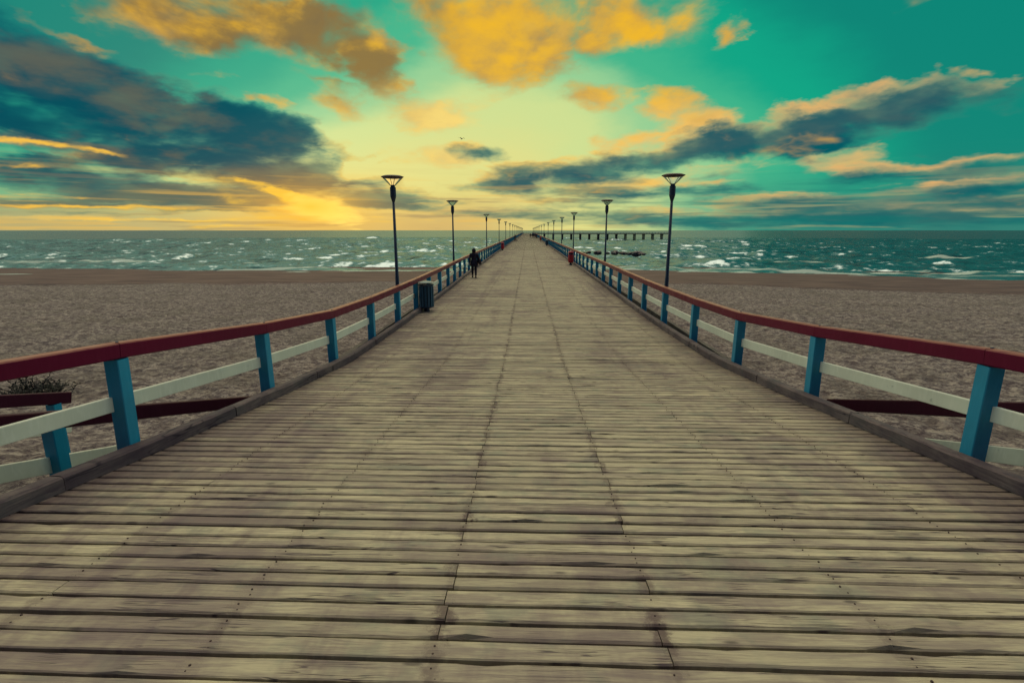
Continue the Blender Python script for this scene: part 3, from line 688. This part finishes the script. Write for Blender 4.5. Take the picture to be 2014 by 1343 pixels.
for s in (-1, 1):
    for i, y in enumerate(LY[s]):
        o = proto if first else copy_tree(proto); first = False
        o.location = (railx(s, y) + s * .16, y + .02, 0); o.rotation_euler = (0, 0, .35 + .7 * random.random())
        sd = 'left' if s < 0 else 'right'
        if i == 0: lb = f'tall dark lamp post outside the {sd} railing, largest and nearest of its row'
        elif i < 8: lb = f'dark lamp post with disc cap, {ordn[i]} from the camera along the {sd} railing'
        else: lb = f'tiny far lamp post among those closing up at the sea end of the {sd} railing'
        tag(o, lb, 'street lamp', 'lamp posts along the pier' if i < 8 else f'far lamp posts of the {sd} row')

# ------------------------------------------------------------------ bins
def slat_bin(loc, rz, label):
    root = empty('litter_bin', loc, rz); tag(root, label, 'litter bin', 'dark litter bins')
    b = MB(); b.lathe([(.10, .0), (.10, .10), (.16, .12), (.20, .14)], 16); b.build('foot', M_BIN, root)
    c = MB(); c.lathe([(.215, .14), (.215, .92)], 20); c.build('liner', M_BIN, root, False)
    sl = MB()
    for k in range(14):
        a = 2 * math.pi * k / 14; u = Vector((math.cos(a), math.sin(a), 0))
        sl.box(u * .25 + Vector((0, 0, .53)), (.025, .075, .74), Matrix.Rotation(a, 3, 'Z'))
    sl.build('slats', M_BLUE_D, root)
    r = MB(); r.lathe([(.235, .93), (.275, .93), (.275, .97), (.235, .97), (.235, .93)], 24, caps=False); r.lathe([(.235, .16), (.268, .16), (.268, .19), (.235, .19), (.235, .16)], 24, caps=False); r.build('rim', M_LAMP, root)
    l = MB(); l.lathe([(.02, 1.085), (.15, 1.075), (.29, 1.045), (.29, 1.03), (.02, 1.04)], 24)
    for k in range(3):
        a = k * 2.094 + .4; l.tube([(.25 * math.cos(a), .25 * math.sin(a), .96), (.25 * math.cos(a), .25 * math.sin(a), 1.04)], .012, 6)
    l.build('lid', M_CAPB, root)
    return root
M_BLUE_D = paint('dark_blue_slats', (.010, .075, .13, 1), .35, .06, (.03, .03, .04), 8)
M_CAPB = paint('pale_lid_metal', (.20, .26, .26, 1), .3, .04, (.05, .05, .05), 9)
slat_bin((-3.62, 18.2, 0), .3, 'dark blue slatted litter bin standing against the left kerb and railing')
slat_bin((3.62, 99, 0), .3, 'small far dark litter bin against the right railing beyond the red one')
def red_bin(loc, label):
    root = empty('litter_bin', loc); tag(root, label, 'litter bin', 'red litter bins')
    b = MB(); b.lathe([(.13, 0), (.13, .10), (.07, .12), (.07, .22)], 16); b.build('foot', M_BIN, root)
    c = MB(); c.lathe([(.10, .18), (.20, .22), (.235, .34), (.245, .80), (.235, .88)], 20); c.build('body', M_BINRED, root, True)
    n = MB(); n.lathe([(.235, .88), (.245, .90), (.20, .93), (.20, 1.0), (.02, 1.0)], 20); n.build('opening_band', M_BIN, root)
    h = MB(); h.lathe([(.245, .99), (.255, 1.02), (.20, 1.11), (.10, 1.16), (.01, 1.175)], 20); h.build('hood', M_BINRED, root, True)
    return root
red_bin((3.62, 43.5, 0), 'bright red litter bin with domed hood beside the right railing')
red_bin((-3.62, 75, 0), 'small far red litter bin beside the left railing')
red_bin((3.70, 150, 0), 'tiny distant red litter bin by the right railing below the crowd')

# ------------------------------------------------------------------ people
def skin_mesh(name, pts, edges, rads, sub=1):
    me = bpy.data.meshes.new(name + '_cage'); me.from_pydata(pts, edges, []); me.update()
    o = bpy.data.objects.new(name + '_cage', me); COL.objects.link(o)
    md = o.modifiers.new('s', 'SKIN'); md.use_smooth_shade = True
    for i, r in enumerate(rads): v = me.skin_vertices[0].data[i]; v.radius = (r, r) if not hasattr(r, '__len__') else r; v.use_root = (i == 0)
    if sub: ms = o.modifiers.new('d', 'SUBSURF'); ms.levels = ms.render_levels = sub
    dg = bpy.context.evaluated_depsgraph_get(); ev = o.evaluated_get(dg); out = bpy.data.meshes.new_from_object(ev); out.name = name
    bpy.data.objects.remove(o); bpy.data.meshes.remove(me); return out
def flat(name, col, r=.8):
    m, T, b = newmat(name); p = posn(T); n = T.noise(p, 9, 5, .6)
    T.put(b.inputs['Base Color'], T.mix(T.ss(n, .35, .65), tuple(v * .7 for v in col) + (1,), tuple(v * 1.2 for v in col) + (1,))); b.inputs['Roughness'].default_value = r
    T.put(b.inputs['Normal'], T.bump(n, .3, .01)); return m
M_SKIN = flat('skin', (.36, .20, .14), .5); M_COAT = flat('navy_coat', (.010, .010, .030)); M_TROU = flat('dark_trousers', (.008, .008, .022))
M_HAIR = flat('dark_hood', (.006, .006, .014)); M_BAG = flat('black_bag', (.006, .007, .015), .5); M_PURP = flat('plum_coat', (.05, .012, .035)); M_GREY = flat('grey_blue_coat', (.03, .035, .07))
def person(loc, rz, label, coat=M_COAT, group=None, bag=False):
    root = empty('person', loc, rz); tag(root, label, 'person', group)
    P = [(0, 0, .95), (0, 0, 1.12), (0, .01, 1.32), (0, .01, 1.44), (0, .0, 1.53), (0, -.005, 1.60), (0, -.01, 1.68), (0, -.005, 1.745)]
    E = [(i, i + 1) for i in range(7)]; Rd = [(.15, .11), (.14, .10), (.16, .11), (.13, .09), .055, .075, .085, .05]
    def chain(start, pts, rr):
        prev = start
        for p, r in zip(pts, rr): P.append(p); Rd.append(r); E.append((prev, len(P) - 1)); prev = len(P) - 1
        return prev
    for s in (-1, 1):
        st = .17 * s                                     # one leg leads: mid-stride
        chain(0, [(.09 * s, .01, .90), (.095 * s, -st * .45 - .02, .50), (.09 * s, -st + (.0), .10), (.09 * s, -st - .02, .05), (.095 * s, -st - .16, .035)], [.095, .062, .042, .045, .035])
        w = chain(3, [(.19 * s, .01, 1.42), (.25 * s, .03 + st * .3, 1.14), (.255 * s, -.02 + st * .55, .90), (.25 * s, -.04 + st * .6, .83)], [.065, .045, .030, .034])
        for k in range(4):
            yy = -.04 + st * .6 - .03 + .02 * k
            chain(w, [(.25 * s, yy, .785), (.245 * s, yy - .003, .745 - .004 * (k % 3)), (.235 * s, yy - .008, .72)], [.010, .009, .008])
        chain(w, [(.24 * s, -.085 + st * .6, .80), (.232 * s, -.095 + st * .6, .765)], [.011, .009])
    body = link('person_body', skin_mesh('person_body', P, E, Rd, 1), M_SKIN, root, True)
    # coat: torso and sleeves with a flared skirt
    P2 = [(0, 0, 1.00), (0, 0, 1.15), (0, .01, 1.34), (0, .01, 1.45), (0, .005, 1.52)]; E2 = [(0, 1), (1, 2), (2, 3), (3, 4)]; R2 = [(.19, .15), (.18, .14), (.20, .145), (.155, .12), .085]
    for s in (-1, 1):
        st = .17 * s; prev = 3
        for p, r in zip([(.20 * s, .01, 1.42), (.26 * s, .03 + st * .3, 1.14), (.262 * s, -.02 + st * .55, .885)], [.085, .070, .055]): P2.append(p); R2.append(r); E2.append((prev, len(P2) - 1)); prev = len(P2) - 1
    link('coat', skin_mesh('coat', P2, E2, R2, 1), coat, root, True)
    sk = MB(); sk.sweep([[(a * math.cos(t), b * math.sin(t) + .01 * math.sin(3 * t), z) for t in [2 * math.pi * i / 18 for i in range(18)]] for a, b, z in [(.195, .15, 1.10), (.20, .16, 1.0), (.225, .19, .85), (.235, .21, .70), (.215, .195, .70)]]); sk.build('coat_skirt', coat, root, True)
    tr = [(0, 0, .93)]; te = []; trr = [(.16, .12)]
    for s in (-1, 1):
        st = .17 * s; prev = 0
        for p, r in zip([(.09 * s, .01, .88), (.095 * s, -st * .45 - .02, .50), (.09 * s, -st, .11)], [.11, .08, .062]): tr.append(p); trr.append(r); te.append((prev, len(tr) - 1)); prev = len(tr) - 1
    link('trousers', skin_mesh('trousers', tr, te, trr, 1), M_TROU, root, True)
    sh = MB()
    for s in (-1, 1):
        st = .17 * s
        sh.sweep([[(.09 * s + a * wx, -st + yy, zz + hh * q) for a, q in ((-1, 0), (1, 0), (1, .6), (.5, 1), (-.5, 1), (-1, .6))] for yy, wx, hh, zz in ((.07, .035, .09, .0), (.0, .045, .12, .0), (-.10, .048, .07, .0), (-.19, .03, .04, .0))])
    sh.build('shoes', M_HAIR, root, True)
    # hood round the head, face opening at the front (-y)
    hd = MB(); rings = []
    for z, r, cy in ((1.50, .11, .01), (1.56, .115, .015), (1.63, .122, .02), (1.70, .115, .02), (1.76, .08, .015), (1.785, .02, .01)):
        rings.append([(r * math.sin(t), cy + r * 1.05 * -math.cos(t) if abs(t) > .75 else cy - r * .62, z) for t in [-math.pi + 2 * math.pi * i / 20 for i in range(20)]])
    hd.sweep(rings); hd.build('hood', coat if coat is M_GREY else M_HAIR, root, True)
    fc = MB(); fc.lathe([(.004, .02), (.013, .0), (.006, -.004)], 8, (0, -.093, 1.615))
    for s in (-1, 1): fc.lathe([(.002, .008), (.011, .0), (.002, -.008)], 8, (.03 * s, -.082, 1.655))
    fc.box((0, -.085, 1.575), (.045, .012, .008)); fc.build('face', M_SKIN, root, True)
    if bag:
        bm_ = MB(); bm_.sweep([[(-.36 + a, .02 + b, z) for a, b in rect(w_, d_, .02)] for w_, d_, z in ((.10, .26, .80), (.15, .36, .86), (.15, .36, 1.10), (.08, .32, 1.16))])
        bm_.tube([(-.36, -.10, 1.14), (-.30, -.04, 1.32), (-.20, .0, 1.47), (-.30, .06, 1.32), (-.36, .14, 1.14)], .014, 6)
        bag_o = bm_.build('shoulder_bag', M_BAG, None, True); bag_o.location = root.location; bag_o.rotation_euler = root.rotation_euler
        tag(bag_o, 'black bag hanging at the side of the walker in the navy coat', 'bag')
    return root
person((-3.28, 31.6, 0), math.pi + .15, 'person in a dark navy coat and hood walking away along the left railing', M_COAT, None, True)
proto_p = person((1.0, 196, 0), .4, 'tiny distant figure standing innermost of the crowd by the right railing', M_COAT, 'distant people on the pier')
crowd = [(1.7, 199, 2.2, 'tiny distant figure in the middle of the crowd by the right railing'), (2.2, 195, -.6, 'tiny distant figure in the middle of the crowd by the right railing'), (2.8, 198, 3.0, 'tiny distant figure in the middle of the crowd by the right railing'),
         (3.3, 192, 1.0, 'tiny distant figure at the outer end of the crowd, close to the right railing'), (-3.35, 139, .8, 'tiny distant dark figure by the left railing beside the bench')]
for (x, y, rz, lb) in crowd:
    o = copy_tree(proto_p); o.location = (x, y, 0); o.rotation_euler = (0, 0, rz); o['label'] = lb
pp = person((3.15, 186, 0), 2.0, 'tiny distant figure in a plum coat nearest of the crowd by the right railing', M_PURP, 'distant people on the pier')
def bench(loc, rz, label):
    root = empty('bench', loc, rz); tag(root, label, 'bench', 'benches on the pier')
    s_ = MB(); [s_.box((0, q, .44), (1.7, .10, .045)) for q in (-.16, -.04, .08)]; s_.build('seat', M_UNDER, root)
    b_ = MB(); [b_.box((0, .20 + .03 * k, .60 + .15 * k), (1.7, .04, .11)) for k in range(2)]; b_.build('backrest', M_UNDER, root)
    for q in (-.7, .7):
        l_ = MB(); l_.box((q, -.16, .21), (.06, .06, .415)); l_.build('leg', M_LAMP, root)
        l_ = MB(); l_.beam((q, .14, 0), (q, .27, .82), .06, .05, up=Vector((0, 1, 0))); l_.build('leg', M_LAMP, root)
    return root
bench((-2.9, 136, 0), 1.5, 'small distant dark bench by the left railing')
bench((2.6, 190, 0), -1.4, 'small distant dark bench in front of the crowd at the right railing')

# ------------------------------------------------------------------ the side arm of the pier, far out
arm = empty('pier', (-4, 470, 0)); tag(arm, 'far dark cross arm of the pier on thick piles in the sea', 'pier')
AX0, AX1, AY0, AY1 = -4.2, 128.0, 470.2, 477.0
def inarm(mb, name, mat): mb.v = [tuple(Vector(v) - arm.location) for v in mb.v]; return mb.build(name, mat, arm)
mb = MB(); mb.box(((AX0 + AX1) / 2, (AY0 + AY1) / 2, -.06), (AX1 - AX0, AY1 - AY0, .12)); inarm(mb, 'deck', M_DECK)
mb = MB(); mb.box(((AX0 + AX1) / 2, AY0 + .15, -.38), (AX1 - AX0, .3, .5)); mb.box(((AX0 + AX1) / 2, AY1 - .15, -.38), (AX1 - AX0, .3, .5)); inarm(mb, 'edge_beam', M_UNDER)
for yy, nm in ((AY0 + .1, 'railing'), (AY1 - .1, 'railing')):
    mb = MB(); x0 = 4.3 if yy < 472 else AX0
    for z, h in ((1.08, .2), (.56, .18)): mb.box(((x0 + AX1) / 2, yy, z), (AX1 - x0, .14, h))
    for x in np.arange(x0 + .2, AX1, 2.6): mb.box((x, yy, .48), (.14, .12, .96))
    inarm(mb, nm, M_BLUE)
for x in list(np.arange(15.0, 127, 8.1)):
    mb = MB()
    for dx in (-.42, .42):
        for dy in (1.2, 5.6): mb.lathe([(.36, -9), (.36, -.65)], 10, (x + dx, AY0 + dy, 0))
    mb.box((x, (AY0 + AY1) / 2, -.95), (1.7, 6.4, .55)); inarm(mb, 'pile', M_UNDER)
mb = MB(); mb.lathe([(.05, 0), (.05, 2.6)], 8, (AX1 - .6, AY0 + 1, 0)); mb.box((AX1 - .6, AY0 + 1, 2.7), (.3, .3, .3)); inarm(mb, 'beacon', M_LAMP)

# ------------------------------------------------------------------ rocks in the surf
M_ROCK = flat('wet_rock', (.018, .016, .028), .45)
rl = [(18.5, 174, .8), (20.6, 176, 1.2), (23.4, 175, 1.3), (26.4, 173, 1.0), (28.6, 172, 1.5), (31.2, 170, 1.6), (33.0, 168, 1.3), (34.9, 166.5, 1.6), (36.6, 165.5, 1.2), (17.0, 171, .5)]
rlab = ['small low dark rock near the shoreward end of the row in the surf', 'dark wet rock in the row of rocks behind the red bin']
for i, (x, y, r) in enumerate(rl):
    bm = bmesh.new(); bmesh.ops.create_icosphere(bm, subdivisions=3, radius=1.0)
    for v in bm.verts:
        n = float(fbm2(np.array([v.co.x * 1.4 + i * 9 + 50]), np.array([v.co.y * 1.4 + v.co.z * 1.1 + 50]), 3, i)[0]) - .44
        v.co = v.co * (1 + 1.3 * n); v.co.x *= r * 1.0; v.co.y *= r * .8; v.co.z *= r * (.32 + .25 * ((i * 7) % 5) / 5)
    me = bpy.data.meshes.new('rock'); bm.to_mesh(me); bm.free(); o = link('rock', me, M_ROCK)
    o.location = (x, y, SEA_Z + .18); o.rotation_euler = (0, 0, i * 1.3)
    tag(o, 'dark wet rock in the row of rocks breaking the surf right of the pier', 'rock', 'row of rocks in the surf')

# ------------------------------------------------------------------ dry bush on the sand, and a gull
def bush(loc):
    root = empty('dry_bush', loc); tag(root, 'dark tangled dry bush on the sand behind the left handrail', 'bush')
    st = MB(); lf = MB(); r2 = random.Random(5)
    for k in range(110):
        a = r2.uniform(0, 6.28); l = r2.uniform(.35, .85); p = Vector((max(-.6, min(.6, r2.gauss(0, .35))), r2.gauss(0, .15), -.1)); pts = [p.copy()]; dr_ = Vector((math.cos(a) * .7, math.sin(a) * .7, r2.uniform(.4, 1.2))).normalized()
        for q in range(5):
            dr_ = (dr_ + Vector((r2.gauss(0, .3), r2.gauss(0, .3), r2.gauss(-.06, .22)))).normalized(); p = p + dr_ * l / 5; pts.append(p.copy())
            if q > 0:
                for _ in range(3):
                    u = Vector((r2.gauss(0, 1), r2.gauss(0, 1), r2.gauss(0, 1))).normalized(); w_ = u.cross(dr_).normalized() * r2.uniform(.012, .03); e = p + u * r2.uniform(.06, .16)
                    b = lf.verts([p - w_, p + w_, e]); lf.f.append((b, b + 1, b + 2))
        st.tube(pts, [.014, .012, .01, .008, .006, .004], 5)
    st.build('stems', flat('bush_stem', (.03, .024, .03)), root); lf.build('leaves', flat('bush_leaf', (.04, .042, .03)), root)
bx, by = -13.4, 12.9
bush((bx, by, float(beach_z(np.array([bx]), np.array([by]), False)[0])))
g = MB(); g.sweep([[(a * math.cos(t), y, a * math.sin(t)) for t in [2 * math.pi * i / 8 for i in range(8)]] for y, a in ((-.22, .01), (-.14, .05), (0, .065), (.12, .035), (.24, .01))])
gw = MB()
for s in (-1, 1):
    gw.sweep([[(s * x, y0, z + .006), (s * x, y1, z + .004), (s * x, y1, z - .004), (s * x, y0, z - .006)] for x, y0, y1, z in ((.03, -.09, .08, .03), (.30, -.10, .06, .16), (.62, .0, .06, .10))])
gull = empty('gull', (-9.6, 78.0, 15.7), .8); tag(gull, 'tiny dark gull in flight high above the left lamp posts', 'bird')
g.build('bird_body', M_GREY, gull, True); gw.build('wings', M_HAIR, gull)
